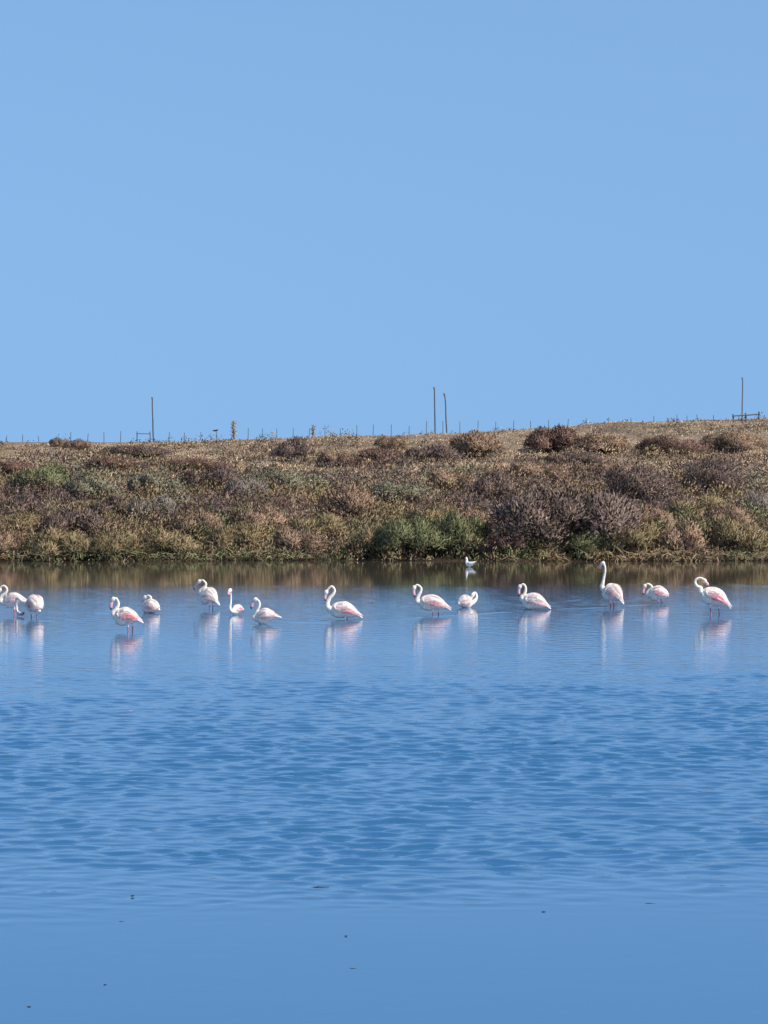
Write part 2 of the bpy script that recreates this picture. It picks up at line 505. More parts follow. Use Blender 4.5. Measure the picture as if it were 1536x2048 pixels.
SHRUBS = [
    # px centre, px base, px width, px height, kind, label
    (1108, 908, 110, 60, 'maroon', 'round brown shrub on the crest left of its twin below the right skyline'),
    (1202, 912, 128, 46, 'brown', 'wide brown shrub beside the dry grass strip, right of the round crest shrub'),
    (1345, 912, 140, 46, 'maroon', 'long dark brown shrub on the right edge of the tan gap under the crest'),
    (1470, 906, 150, 46, 'brown', 'long dark shrub in front of the railed wooden frame at the right'),
    (1150, 930, 120, 30, 'mauve', 'low grey-brown shrub just below the pair of crest shrubs'),
    (945, 918, 120, 58, 'brown', 'dusky domed shrub below the two tall poles, on the upper bank'),
    (870, 925, 110, 38, 'mauve', 'low greyish shrub under the left one of the two close poles'),
    (760, 928, 100, 34, 'maroon', 'low dark maroon shrub on the upper bank left of the twin poles'),
    (785, 900, 60, 30, 'brown', 'small brown shrub directly under the skyline left of the twin poles'),
    (590, 922, 100, 46, 'mauve', 'dark grey domed shrub high on the bank between the two skyline stalks'),
    (660, 935, 70, 36, 'brown', 'small brown shrub right of the dark grey domed shrub'),
    (20, 955, 100, 36, 'maroon', 'reddish low shrub at the left picture edge below the tan slope'),
    (118, 893, 40, 20, 'brown', 'small dark tuft of a shrub on the left skyline, leftmost of two'),
    (160, 900, 66, 24, 'brown', 'dark shrub on the left skyline, the wider of two'),
    (265, 915, 130, 28, 'mauve', 'low mauve shrub on the tan slope under the left railed frame'),
    (215, 945, 130, 34, 'maroon', 'dark reddish shrub band below the mauve shrub on the left slope'),
    (390, 945, 150, 28, 'maroon', 'flat dark shrub below the sunny tan slope on the left'),
    (85, 988, 120, 60, 'green', 'green bushy shrub on the left part of the bank'),
    (170, 1000, 110, 50, 'greygreen', 'pale green shrub right of the green bushy one at left'),
    (305, 995, 110, 56, 'greygreen', 'blue-green domed shrub in the left middle of the bank'),
    (225, 1050, 110, 56, 'mauve', 'mauve twiggy shrub below the blue-green domed one'),
    (310, 1050, 100, 58, 'grey', 'pale grey twiggy shrub with dark foot in the left middle bank'),
    (40, 1045, 110, 52, 'mauve', 'greyish mauve shrub near the left edge half way down the bank'),
    (430, 985, 130, 56, 'mauve', 'mauve-brown shrub in the middle of the bank left of centre'),
    (560, 995, 140, 60, 'greygreen', 'grey-green shrub in the centre of the bank below the dark grey dome'),
    (490, 1005, 90, 50, 'grey', 'grey twiggy shrub left of the grey-green one in the centre'),
    (690, 1045, 130, 72, 'brown', 'fan-shaped brown shrub of upright twigs in the centre of the bank'),
    (800, 1015, 140, 54, 'greygreen', 'spiky grey-green shrub right of the brown fan-shaped one'),
    (890, 985, 110, 46, 'brown', 'brown shrub behind the spiky grey-green one'),
    (990, 1000, 110, 56, 'mauve', 'mauve shrub left above the largest dark shrub'),
    (1125, 1113, 300, 150, 'mauve', 'largest dark mauve shrub reaching down to the water right of centre'),
    (1010, 1115, 100, 50, 'maroon', 'dark spreading skirt of twigs at the water left of the largest shrub'),
    (1290, 1010, 170, 84, 'mauve', 'broad mauve thicket of twigs right of centre below the dry strip'),
    (1430, 990, 150, 70, 'mauve', 'mauve-brown thicket nearer the right edge below the dry strip'),
    (1515, 1030, 80, 50, 'grey', 'pale grey shrub at the right picture edge'),
    (1400, 1050, 130, 56, 'olive', 'olive yellow shrub below the mauve thickets at the right'),
    (820, 1121, 150, 84, 'green', 'bright green shrub overhanging the water just left of the gull'),
    (915, 1119, 110, 84, 'green', 'drooping green-blond clump over the water behind the gull'),
    (745, 1118, 90, 56, 'olive', 'olive shrub at the waterline left of the bright green shrub'),
    (580, 1118, 110, 60, 'brown', 'dark brown shrub at the waterline below the centre'),
    (470, 1112, 130, 60, 'olive', 'tan-olive shrub at the waterline left of centre'),
    (330, 1118, 130, 58, 'olive', 'yellowish shrub at the waterline above the crouching flamingo'),
    (230, 1118, 110, 56, 'olive', 'olive shrub at the waterline above the leftmost gap in the flock'),
    (110, 1118, 130, 60, 'olive', 'green-brown shrub at the waterline near the left edge'),
    (15, 1115, 90, 54, 'brown', 'dark brown shrub at the waterline cut by the left picture edge'),
    (1265, 1118, 120, 70, 'olive', 'upright olive clump at the waterline right of the largest dark shrub'),
    (1370, 1116, 120, 66, 'brown', 'brown tangle over the dark hollow at the waterline on the right'),
    (1480, 1116, 130, 76, 'olive', 'tall olive tangle at the waterline near the right edge'),
    (385, 1078, 120, 60, 'brown', 'brown shrub above the yellowish waterline shrub'),
    (145, 1078, 130, 60, 'mauve', 'mauve shrub above the green-brown waterline shrub near the left'),
    (520, 1070, 130, 58, 'brown', 'rusty brown shrub above the tan-olive waterline shrub'),
    (635, 1090, 120, 62, 'olive', 'olive shrub below the fan-shaped brown one'),
    (870, 1062, 120, 54, 'olive', 'tan-olive shrub behind the bright green waterline shrub'),
    (950, 1068, 110, 54, 'brown', 'tan-brown shrub touching the left flank of the largest dark shrub'),
    (1300, 1068, 130, 58, 'brown', 'rusty shrub between the broad mauve thicket and the upright olive clump'),
    (1455, 1060, 110, 54, 'brown', 'brown shrub above the tall olive tangle near the right edge'),
    (20, 1078, 110, 48, 'olive', 'tan shrub at the left edge just above the waterline shrubs'),
    (640, 985, 120, 46, 'mauve', 'mauve shrub right of the grey-green one in the centre'),
    (1060, 965, 130, 42, 'brown', 'brown shrub on the middle slope above the largest dark shrub'),
    (1205, 965, 120, 46, 'brown', 'brown shrub left above the broad mauve thicket'),
    (1175, 1118, 80, 48, 'green', 'small green clump at the water in front of the largest dark shrub'),
]
for a in SHRUBS:
    shrub(*a)

# the mass of low scrub between the shrubs: nobody could count it
_td = [115.7, 118, 121, 126, 135, 145, 155, 165, 172, 178, 191]
_tt = [0.0, 0.08, 0.20, 0.32, 0.46, 0.58, 0.69, 0.78, 0.84, 0.89, 1.0]
def scatter(n, t0, t1):
    """thicker growth low on the bank, thinner towards the crest"""
    d = np.interp(rng.uniform(t0, t1, n), _tt, _td)
    return rng.uniform(-0.142, 0.142, n) * d, d

def low_scrub():
    VV, FF, CCs, NNs = [], [], [], []
    off = 0
    n = 8200
    x, d = scatter(n, 0.0, 1.0)
    t = np.interp(d, _td, _tt)
    a = fbm(x * 0.30 + 40, d * 0.16 + 3, 3)
    b = fbm(x * 0.19 + 80, d * 0.20 + 60, 3)
    z = ground_z(x, d)
    r = rng.random(n)
    kinds = np.empty(n, object)
    kinds[:] = 'brown'
    kinds[(a > 0.53)] = 'mauve'
    kinds[(a < 0.47) & (b > 0.52)] = 'greygreen'
    kinds[(a < 0.46) & (b < 0.5)] = 'olive'
    kinds[(r < 0.10)] = 'maroon'
    kinds[(r > 0.10) & (r < 0.17)] = 'grey'
    kinds[(r > 0.17) & (r < 0.25)] = 'olive'
    edge = t < 0.24 + 0.5 * (b - 0.5)
    r = rng.random(n)
    kinds[edge & (r < 0.45)] = 'olive'
    kinds[edge & (r > 0.45) & (r < 0.72)] = 'brown'
    kinds[edge & (b > 0.55) & (r > 0.6)] = 'green'
    top = t > 0.72
    kinds[top & (r < 0.12)] = 'straw'
    kinds[top & (r > 0.22) & (r < 0.5)] = 'brown'
    keep = ~((t > 0.66) & (b > 0.47) & (rng.random(n) < 0.8))       # open tan slopes high up
    keep &= z > 0.0
    keep &= ~((t > 0.93) & (rng.random(n) < 0.7))
    keep &= ~((x > 4) & (d > 171) & (d < 178) & (rng.random(n) < 0.92))
    for kind in KC:
        m = np.where((kinds == kind) & keep)[0]
        if not len(m): continue
        st = STYLE[kind]
        k = d[m] / 125.0
        R = np.exp(rng.normal(-1.08, 0.48, len(m))).clip(0.13, 0.85) * k * np.interp(t[m], [0, 0.6, 0.85, 1.0], [1, 0.9, 0.65, 0.42])
        H = R * rng.uniform(0.7, 1.35, len(m))
        cnt = (np.clip(240 * (R / k) ** 1.6, 16, 170)).astype(int)
        ci = np.repeat(np.arange(len(m)), cnt)
        N = len(ci)
        u = rng.normal(size=(N, 3)); u /= np.linalg.norm(u, axis=1)[:, None]
        u[:, 2] = np.abs(u[:, 2])
        lump = 0.78 + 0.44 * vnoise(u[:, 0] * 2.2 + ci * 3.7, u[:, 1] * 2.2 + u[:, 2] * 2)
        rr = (rng.uniform(0.45, 1.0, N) ** 0.6) * lump
        P = np.stack([x[m], d[m], z[m] - 0.05], 1)[ci] + u * rr[:, None] * np.stack([R, R, H], 1)[ci]
        if st == 'leaf': Dr = u + np.array([0, 0, 0.3]) + rng.normal(0, 0.5, u.shape)
        elif st == 'twig': Dr = u * 0.8 + np.array([0, 0, 0.6]) + rng.normal(0, 0.5, u.shape)
        else: Dr = u * 0.6 + np.array([0, 0, 0.9]) + rng.normal(0, 0.35, u.shape)
        Dr /= np.linalg.norm(Dr, axis=1)[:, None]
        L = rng.uniform(0.08, 0.20, N) * (0.7 if st == 'leaf' else 1.0) * k[ci] * np.interp(t[m], [0, 0.7, 1.0], [1.05, 0.9, 0.45])[ci]
        W = rng.uniform(0.026, 0.054, N) * (1.35 if st == 'leaf' else 1.0) * k[ci]
        C = kcol(kind, N) * rng.uniform(0.62, 1.25, len(m))[ci][:, None]
        V, F, C4, N4 = blades(P, Dr, L, W, C, bend=0.3, N=u + np.array([0, 0, 0.25]))
        VV.append(V); FF.append(F + off); CCs.append(C4); NNs.append(N4); off += len(V)
    o = link('low_scrub', leafy('low_scrub', np.concatenate(VV), np.concatenate(FF), np.concatenate(CCs), np.concatenate(NNs)), M_PLANT)
    tag(o, 'low brown, mauve and olive salt marsh scrub covering the far bank', 'scrub', kind='stuff')
low_scrub()

def dry_grass():
    n = 90000
    x, d = scatter(n, 0.50, 1.0)
    t = np.interp(d, _td, _tt)
    b = fbm(x * 0.19 + 80, d * 0.20 + 60, 3)
    keep = (b > 0.43) | (t > 0.86)
    keep |= (x > 3) & (d > 170) & (d < 179)
    x, d, t = x[keep], d[keep], t[keep]
    n = len(x)
    z = ground_z(x, d)
    P = np.stack([x, d, z - 0.02], 1)
    Dr = np.array([0.1, 0, 1.0]) + rng.normal(0, 0.38, (n, 3)); Dr[:, 2] = np.abs(Dr[:, 2]) + 0.2
    Dr /= np.linalg.norm(Dr, axis=1)[:, None]
    L = rng.uniform(0.10, 0.32, n) * np.interp(t, [0.7, 0.9, 1], [1, 0.6, 0.38]); W = rng.uniform(0.026, 0.055, n)
    tone = 0.7 + 0.6 * fbm(x * 0.5, d * 0.4 + 9, 2)
    C = kcol('straw', n) * tone[:, None]
    br = fbm(x * 0.4 + 9, d * 0.5, 2) > 0.5
    C[br] = C[br] * np.array([0.75, 0.68, 0.66])
    o = link('dry_grass', leafy('dry_grass', *blades(P, Dr, L, W, C, bend=0.4)), M_PLANT)
    tag(o, 'dry straw-coloured grass on the upper slope and crest of the bank', 'grass', kind='stuff')
dry_grass()

def shore_growth():
    """stems and shoots hanging over the waterline"""
    n = 11000
    u = rng.uniform(-0.142, 0.142, n)
    d = 116.0 + (fbm(u * 116 * 0.22 + 5, u * 0 + 3.3, 3) - 0.5) * 2.6 + rng.uniform(-0.1, 1.3, n)
    x = u * d
    gap = fbm(x * 0.8 + 11, x * 0 + 1, 2)
    k = gap > 0.36
    x, d = x[k], d[k]; n = len(x)
    z = np.maximum(ground_z(x, d), -0.05)
    P = np.stack([x, d, z], 1)
    Dr = np.stack([rng.normal(0, 0.45, n), rng.normal(-0.45, 0.35, n), rng.uniform(0.35, 1.2, n)], 1)
    Dr /= np.linalg.norm(Dr, axis=1)[:, None]
    L = rng.uniform(0.22, 0.75, n); W = rng.uniform(0.024, 0.048, n)
    g = fbm(x * 0.45 + 21, x * 0 + 7, 2)
    C = np.where((g > 0.55)[:, None], kcol('green', n), kcol('olive', n))
    br = rng.random(n) < 0.35
    C[br] = kcol('brown', int(br.sum()))
    o = link('shore_growth', leafy('shore_growth', *blades(P, Dr, L, W, C, bend=0.7)), M_PLANT)
    tag(o, 'olive and green shoots hanging over the waterline of the far bank', 'scrub', kind='stuff')
shore_growth()

# ------------------------------------------------------------------ poles, frames and fence on the skyline
def bar_mesh(name, pts, radii, sides=7):
    V, F = [], []
    pts = [Vector(p) for p in pts]
    for i, (p, r) in enumerate(zip(pts, radii)):
        d = (pts[min(i + 1, len(pts) - 1)] - pts[max(i - 1, 0)]).normalized()
        s = d.orthogonal().normalized() if abs(d.z) < 0.9 else Vector((1, 0, 0)).cross(d).normalized()
        t = d.cross(s)
        for q in range(sides):
            a = 2 * math.pi * q / sides
            V.append(p + (s * math.cos(a) + t * math.sin(a)) * r)
    for i in range(len(pts) - 1):
        for q in range(sides):
            F.append((i * sides + q, i * sides + (q + 1) % sides, (i + 1) * sides + (q + 1) % sides, (i + 1) * sides + q))
    F.append(tuple(reversed(range(sides))))
    F.append(tuple((len(pts) - 1) * sides + q for q in range(sides)))
    me = bpy.data.meshes.new(name)
    me.from_pydata(V, [], F)
    me.update()
    return me

def pole(top, bottom, d, wpx, label, bend, capped=False):
    """top and bottom are photograph pixels, d metres away"""
    b = at_dist(bottom[0], bottom[1], d)
    b.z = min(b.z, float(ground_z(b.x, d))) - 0.25
    t = at_dist(top[0], top[1], d)
    root = empty('wooden_pole', (b.x, d, b.z))
    T = t - b; T.y = 0
    r = wpx / 2 * d / FPX
    pts, rad = [], []
    for i in range(9):
        f = i / 8
        pts.append(T * f + Vector((bend * math.sin(f * math.pi) + bend * 0.35 * math.sin(f * 9), 0, 0)))
        rad.append(r * (1.12 - 0.3 * f + 0.05 * math.sin(f * 17)))
    link('shaft', bar_mesh('shaft', pts, rad, 9), M_WOOD, root)
    c = bar_mesh('cap', [T + Vector((-r * 0.3, 0, -r * 2.5)), T + Vector((-r * 0.6, 0, r)), T + Vector((-r * 0.6, 0, r * 2.2))], [r * 0.8, r * 1.12, r * 0.8], 8)
    link('cap', c, M_WOOD_DARK, root)
    tag(root, label, 'pole', 'tall poles on the skyline')
def fd(px):      # distance of the fence line where it crosses pixel column px
    return 1 / (1 / 340 + (px - 285) / (1518 - 285) * (1 / 186.0 - 1 / 340))
pole((305, 797), (308, 880), fd(306), 2.7, 'tall thin wooden pole beside the small railed frame on the left skyline', -0.05)
pole((869, 777), (871, 861), fd(870) * 1.0, 2.8, 'taller left pole of the two close together on the middle skyline', -0.01)
pole((889, 789), (893, 859), fd(891) * 1.03, 2.7, 'shorter bent right pole of the two close together on the middle skyline', 0.06)
pole((1485, 757), (1483, 848), 188.5, 2.3, 'slender pale pole rising behind the wooden frame at the right', 0.02)

def frame(cols, rail, d, wpx, label):
    """posts (px, top, bottom) with a rail between"""
    b0 = at_dist(cols[0][0], cols[0][2], d)
    root = empty('post_and_rail_frame', (b0.x, d, float(ground_z(b0.x, d))))
    r = wpx / 2 * d / FPX
    for px, ty, by in cols:
        t = at_dist(px, ty, d); b = at_dist(px, by, d)
        b.z = min(b.z, float(ground_z(b.x, d)) - 0.1)
        o = root.location
        lean = rng.normal(0, 0.02)
        link('post', bar_mesh('post', [b - o, (b + t) / 2 - o + Vector((lean, 0, 0)), t - o], [r * 1.1, r, r * 0.9], 7), M_WOOD, root)
    (x0, y0), (x1, y1) = rail
    a, b = at_dist(x0, y0, d) - root.location, at_dist(x1, y1, d) - root.location
    a.y -= r * 1.4; b.y -= r * 1.4
    link('rail', bar_mesh('rail', [a, (a + b) / 2 - Vector((0, 0, 0.015)), b], [r * 0.85, r * 0.8, r * 0.85], 7), M_WOOD_DARK, root)
    tag(root, label, 'frame')
frame([(274, 863, 881), (300, 863, 881)], [(273, 867), (301, 867.5)], fd(285), 2.0, 'small two-post wooden frame with a rail beside the left pole')
frame([(1466, 828, 846), (1491, 826, 850), (1518, 823, 872)], [(1464, 832), (1520, 828)], 186.5, 3.2, 'three-post wooden frame with a slanting rail at the right skyline')

def fence():
    root = empty('post_fence', (0, fd(768), PLATEAU))
    ro = root.location
    tops = [(12, 871), (45, 869), (78, 872), (141, 864), (175, 867), (208, 864), (241, 862), (338, 864), (369, 865), (402, 864), (433, 863), (469, 858), (496, 856), (524, 857), (554, 857),
            (586, 856), (617, 856), (650, 853), (682, 857), (714, 850), (745, 849), (782, 849), (818, 852), (852, 842), (886, 842), (920, 843), (955, 841), (991, 843), (1026, 841),
            (1060, 842), (1098, 840), (1134, 838), (1172, 836), (1216, 837), (1262, 835), (1308, 832), (1354, 829), (1374, 831), (1396, 829), (1426, 830)]
    for px, ty in tops:
        d = fd(px)
        t = at_dist(px, ty, d)
        b = Vector((t.x, d, float(ground_z(t.x, d)) - 0.15))
        r = 0.8 * d / FPX
        k = rng.normal(0, 0.05)
        link('post', bar_mesh('post', [b - ro, t - ro + Vector((k, 0, 0))], [r * 1.1, r * 0.8], 6), M_WOOD_DARK, root)
    tag(root, 'line of thin wooden fence posts along the crest of the far bank', 'fence')
fence()

# dead upright stalks on the skyline
def stalk(px, base, top, w, label):
    d = 191.0
    b = at_dist(px, base, d); b.z = float(ground_z(b.x, d)) - 0.05
    t = at_dist(px, top, d)
    h = t.z - b.z
    root = empty('dead_stalk', b)
    r = w / 2 * d / FPX
    link('stem', bar_mesh('stem', [(0, 0, 0), (r * 0.3, 0, h * 0.4), (-r * 0.2, 0, h * 0.75), (r * 0.2, 0, h * 0.92)], [r * 0.5, r * 0.4, r * 0.35, r * 0.15], 6), M_TWIG2, root)
    n = 150
    zz = rng.uniform(0.15, 0.95, n) * h
    P = np.stack([rng.normal(0, r * 0.45, n), rng.normal(0, r * 0.45, n), zz], 1)
    Dr = np.stack([rng.normal(0, 0.5, n), rng.normal(0, 0.5, n), rng.uniform(0.3, 1.2, n)], 1); Dr /= np.linalg.norm(Dr, axis=1)[:, None]
    link('seed_heads', leafy('seed_heads', *blades(P, Dr, rng.uniform(0.08, 0.24, n), rng.uniform(0.03, 0.05, n), kcol('straw', n) * np.array([0.8, 0.85, 0.65]), bend=0.3)), M_PLANT, root)
    tag(root, label, 'plant')
M_TWIG2 = mat_wood('dry_stem', (0.16, 0.12, 0.07), (0.28, 0.21, 0.13))
stalk(467, 880, 841, 11, 'tall dead plant stalk standing on the left skyline')
stalk(626, 872, 851, 4, 'shorter dead stalk on the skyline left of centre')

# ------------------------------------------------------------------ flamingos
def tube(pts, radii, colors, sides=14, flat=1.0):
    """closed tube along points; returns verts, faces, colours. pts in local (x, y, z)"""
    V, F, C = [], [], []
    n = len(pts)
    for i in range(n):
        a, b = pts[max(i - 1, 0)], pts[min(i + 1, n - 1)]
        d = (b - a).normalized()
        s = Vector((0, 1, 0))
        t = d.cross(s)
        if t.length < 1e-4: t = Vector((0, 0, 1))
        t.normalize(); s = t.cross(d).normalized()
        r = radii[i]
        for q in range(sides):
            an = 2 * math.pi * q / sides
            V.append(pts[i] + s * math.cos(an) * r * flat + t * math.sin(an) * r)
            C.append(colors[i])
    for i in range(n - 1):
        for q in range(sides):
            F.append((i * sides + q, i * sides + (q + 1) % sides, (i + 1) * sides + (q + 1) % sides, (i + 1) * sides + q))
    F.append(tuple(reversed(range(sides))))
    F.append(tuple((n - 1) * sides + q for q in range(sides)))
    return V, F, C

def catmull(P, k=6):
    out = []
    Q = [P[0] * 2 - P[1]] + list(P) + [P[-1] * 2 - P[-2]]
    for i in range(1, len(Q) - 2):
        p0, p1, p2, p3 = Q[i - 1:i + 3]
        for j in range(k):
            t = j / k
            out.append(0.5 * ((2 * p1) + (p2 - p0) * t + (2 * p0 - 5 * p1 + 4 * p2 - p3) * t * t + (3 * p1 - p0 - 3 * p2 + p3) * t ** 3))
    out.append(P[-1].copy())
    return out

PROF_T = [0.0, 0.06, 0.15, 0.28, 0.42, 0.56, 0.70, 0.82, 0.91, 0.97, 1.0]
PROF_R = [0.10, 0.24, 0.46, 0.74, 0.93, 1.02, 1.0, 0.90, 0.70, 0.42, 0.16]
BLUNT_R = [0.34, 0.52, 0.72, 0.90, 1.0, 1.02, 1.0, 0.90, 0.70, 0.42, 0.16]
CREAM = (0.88, 0.75, 0.62); BLUSH = (0.86, 0.66, 0.60); PINK = (0.78, 0.31, 0.31); ROSE = (0.62, 0.15, 0.18)
LEG = (0.46, 0.17, 0.22); BLACK = (0.015, 0.013, 0.013); BILL = (0.78, 0.40, 0.42)

def remeshed(V, F, C, voxel):
    me = bpy.data.meshes.new('tmp')
    me.from_pydata(V, [], F); me.update()
    ob = bpy.data.objects.new('tmp', me); COL.objects.link(ob)
    md = ob.modifiers.new('r', 'REMESH'); md.mode = 'VOXEL'; md.voxel_size = voxel; md.use_smooth_shade = True
    sm = ob.modifiers.new('s', 'SMOOTH'); sm.factor = 0.5; sm.iterations = 3
    dg = bpy.context.evaluated_depsgraph_get()
    new = bpy.data.meshes.new_from_object(ob.evaluated_get(dg))
    bpy.data.objects.remove(ob, do_unlink=True)
    kd = kdtree.KDTree(len(V))
    for i, v in enumerate(V): kd.insert(v, i)
    kd.balance()
    cols = np.ones((len(new.vertices), 4), np.float32)
    for i, v in enumerate(new.vertices):
        hits = kd.find_n(v.co, 3)
        w = [1 / (h[2] + 0.004) for h in hits]
        cols[i, :3] = sum(np.array(C[h[1]]) * q for h, q in zip(hits, w)) / sum(w)
    a = new.color_attributes.new('col', 'FLOAT_COLOR', 'POINT')
    a.data.foreach_set('color', cols.ravel())
    new.polygons.foreach_set('use_smooth', np.ones(len(new.polygons), bool))
    return new

def flamingo(wl, chest, tail, thick, neck, bill, legs, label, yaw=0.0, pink=0.5, droop=0.35, bill_away=0.0, blunt=False, slim=1.0):
    """wl: photograph row of its waterline; all other points are photograph pixels, turned into metres
    at the bird's own distance. yaw > 0 turns its tail towards the camera."""
    pink = min(1.0, pink * 1.3)
    face = -1 if chest[0] < tail[0] else 1
    cxp = (chest[0] + tail[0]) / 2
    base = on_water(cxp, wl)
    s = FPX / base.y
    cy = math.cos(yaw)
    def L(px, py, lat=0.0):            # local: +x forward, z up
        return Vector(((px - cxp) / s / cy * face, lat, (wl - py) / s))
    root = empty('flamingo', base)
    root.rotation_euler = (0, 0, (math.pi if face < 0 else 0) + (-yaw if face < 0 else yaw))
    # ---- trunk, as a run of elliptical rings from tail to breast, slightly arched back
    T0, T1 = L(*tail), L(*chest)
    R = thick / s / 2 * 1.10
    axis = (T1 - T0)
    up = Vector((-axis.z, 0, axis.x)).normalized()
    if up.z < 0: up = -up
    def cen(t): return T0 + axis * t + up * (R * 0.30 * math.sin(math.pi * min(1, t * 0.95 + 0.05)) - 0.12 * R)
    def rad(t): return R * float(np.interp(t, PROF_T, BLUNT_R if blunt else PROF_R))
    ts = np.linspace(0, 1, 19)
    V, F, C = [], [], []
    def add(v, f, c):
        o = len(V)
        V.extend(v); C.extend(c); F.extend([tuple(i + o for i in g) for g in f])
    pts = [cen(t) for t in ts]
    add(*tube(pts, [rad(t) for t in ts], [BLUSH if t < 0.7 else CREAM for t in ts], 20, 0.86))
    # breast and belly fullness
    bpts = [cen(t) - up * R * 0.30 for t in (0.35, 0.5, 0.65, 0.82, 0.96)]
    add(*tube(bpts, [R * q for q in (0.45, 0.72, 0.88, 0.84, 0.56)], [BLUSH, BLUSH, CREAM, CREAM, CREAM], 16, 0.90))
    # ---- neck and head
    NP = [cen(0.84) - up * R * 0.25] + [L(*p) for p in neck]
    NC = catmull(NP, 7)
    n = len(NC)
    nr = [(0.060 * (1 - i / (n - 1)) ** 2.6 + 0.025) * slim for i in range(n)]
    add(*tube(NC, nr, [CREAM] * n, 12))
    hd = NC[-1]
    bl = L(*bill)
    bl = Vector((bl.x, bill_away, bl.z))
    bd = (bl - hd)
    hdir = (bd.normalized() * 0.75 + (NC[-1] - NC[-4]).normalized() * 0.5).normalized()
    hp = [hd - hdir * 0.045, hd - hdir * 0.02, hd + hdir * 0.012, hd + hdir * 0.045, hd + hdir * 0.068]
    add(*tube(hp, [0.031, 0.046, 0.050, 0.040, 0.027], [CREAM] * 5, 12, 0.85))
    # ---- legs, fused into the belly
    for i, lg in enumerate(legs):
        hx, bend = lg
        side = -0.055 if i == 0 else 0.055
        side *= 1 if face > 0 else -1
        hip = L(hx, 0, side); hip.z = max(cen(0.45).z - R * 0.55, 0.06)
        foot = L(hx + bend, wl, side * 0.8); foot.z = -0.32
        k1 = hip.lerp(foot, 0.18)
        mid = hip.lerp(foot, 0.55) + Vector((-0.025, 0, 0))
        lp = [hip + Vector((0, 0, 0.07)), hip + Vector((0, 0, 0.0)), hip.lerp(foot, 0.36), mid, hip.lerp(foot, 0.75), foot]
        add(*tube(lp, [0.050, 0.024, 0.0135, 0.018, 0.012, 0.012], [BLUSH, LEG, LEG, LEG, LEG, LEG], 10))
    body = remeshed(V, F, C, 0.0080)
    link('body', body, M_FEATHER, root)
    # ---- bill: thick pink base, bent in the middle, black tip
    bdir = bd.normalized()
    side_ax = Vector((0, 1, 0))
    dn = bdir.cross(side_ax).normalized()
    if dn.dot(hdir) > 0: dn = -dn
    blen = max(bd.length - 0.03, 0.11)
    b0 = hd + hdir * 0.045
    tipv = hd + bdir * (blen + 0.03)
    m1 = b0.lerp(tipv, 0.45) - dn * 0.016
    bp = [b0 - hdir * 0.02, b0.lerp(m1, 0.5), m1, m1.lerp(tipv, 0.45), tipv - (tipv - m1) * 0.18, tipv]
    Vb, Fb, Cb = tube(bp, [0.031, 0.034, 0.037, 0.033, 0.023, 0.006], [BILL, BILL, BILL, BILL, BLACK, BLACK], 10, 0.7)
    bm_ = bpy.data.meshes.new('bill'); bm_.from_pydata(Vb, [], Fb); bm_.update()
    a = bm_.color_attributes.new('col', 'FLOAT_COLOR', 'POINT')
    a.data.foreach_set('color', np.array([(*c, 1) for c in Cb], np.float32).ravel())
    bm_.polygons.foreach_set('use_smooth', np.ones(len(bm_.polygons), bool))
    link('bill', bm_, M_HORN, root)
    # ---- folded wings: a shell over each flank with rows of feathers laid on it
    def surf(t, ph, k, sd):
        c = cen(max(t, 0.0)) + (axis * min(t, 0.0))
        rr = rad(max(t, 0)) if t > 0.12 else max(rad(max(t, 0.0)), R * 0.24 * max(0.15, 1 + t * 6))
        rr = max(rr, R * 0.10)
        return c + up * math.cos(ph) * rr * k + Vector((0, sd, 0)) * math.sin(ph) * rr * k * 0.88
    for sd in (-1, 1):
        Wv, Wf, Wc = [], [], []
        NT, NP_ = 14, 8
        for layer, k in ((0, 1.085), (1, 1.03)):
            for i in range(NT):
                t = 0.90 - i / (NT - 1) * 0.96
                phm = math.radians(np.interp(t, [-0.1, 0.2, 0.5, 0.75, 0.92], [70, 98, 112, 108, 60]))
                for j in range(NP_):
                    ph = math.radians(4) + (phm - math.radians(4)) * j / (NP_ - 1)
                    kk = k + (0.025 * math.sin(i * 2.1) if j == NP_ - 1 else 0)
                    Wv.append(surf(t, ph, kk, sd))
                    g = max(0, (j / (NP_ - 1) - 0.55) / 0.45) * max(0, 1 - abs(t - 0.40) / 0.45)
                    c = np.array(BLUSH) * (1 - g * pink) + np.array(PINK) * g * pink
                    Wc.append(tuple(c))
        o2 = NT * NP_
        for i in range(NT - 1):
            for j in range(NP_ - 1):
                q = (i * NP_ + j, (i + 1) * NP_ + j, (i + 1) * NP_ + j + 1, i * NP_ + j + 1)
                Wf.append(q); Wf.append(tuple(reversed([v + o2 for v in q])))
        rim = [i * NP_ for i in range(NT)] + [(NT - 1) * NP_ + j for j in range(1, NP_)] + [i * NP_ + NP_ - 1 for i in range(NT - 2, -1, -1)] + list(range(NP_ - 2, 0, -1))
        for a_, b_ in zip(rim, rim[1:] + rim[:1]):
            Wf.append((a_, b_, b_ + o2, a_ + o2))
        # feathers
        rows = [(0.80, 0.16, 7, 0.10), (0.66, 0.20, 8, 0.10), (0.50, 0.26, 8, 0.11), (0.34, 0.34, 7, 0.12), (0.20, 0.30, 5, 0.12)]
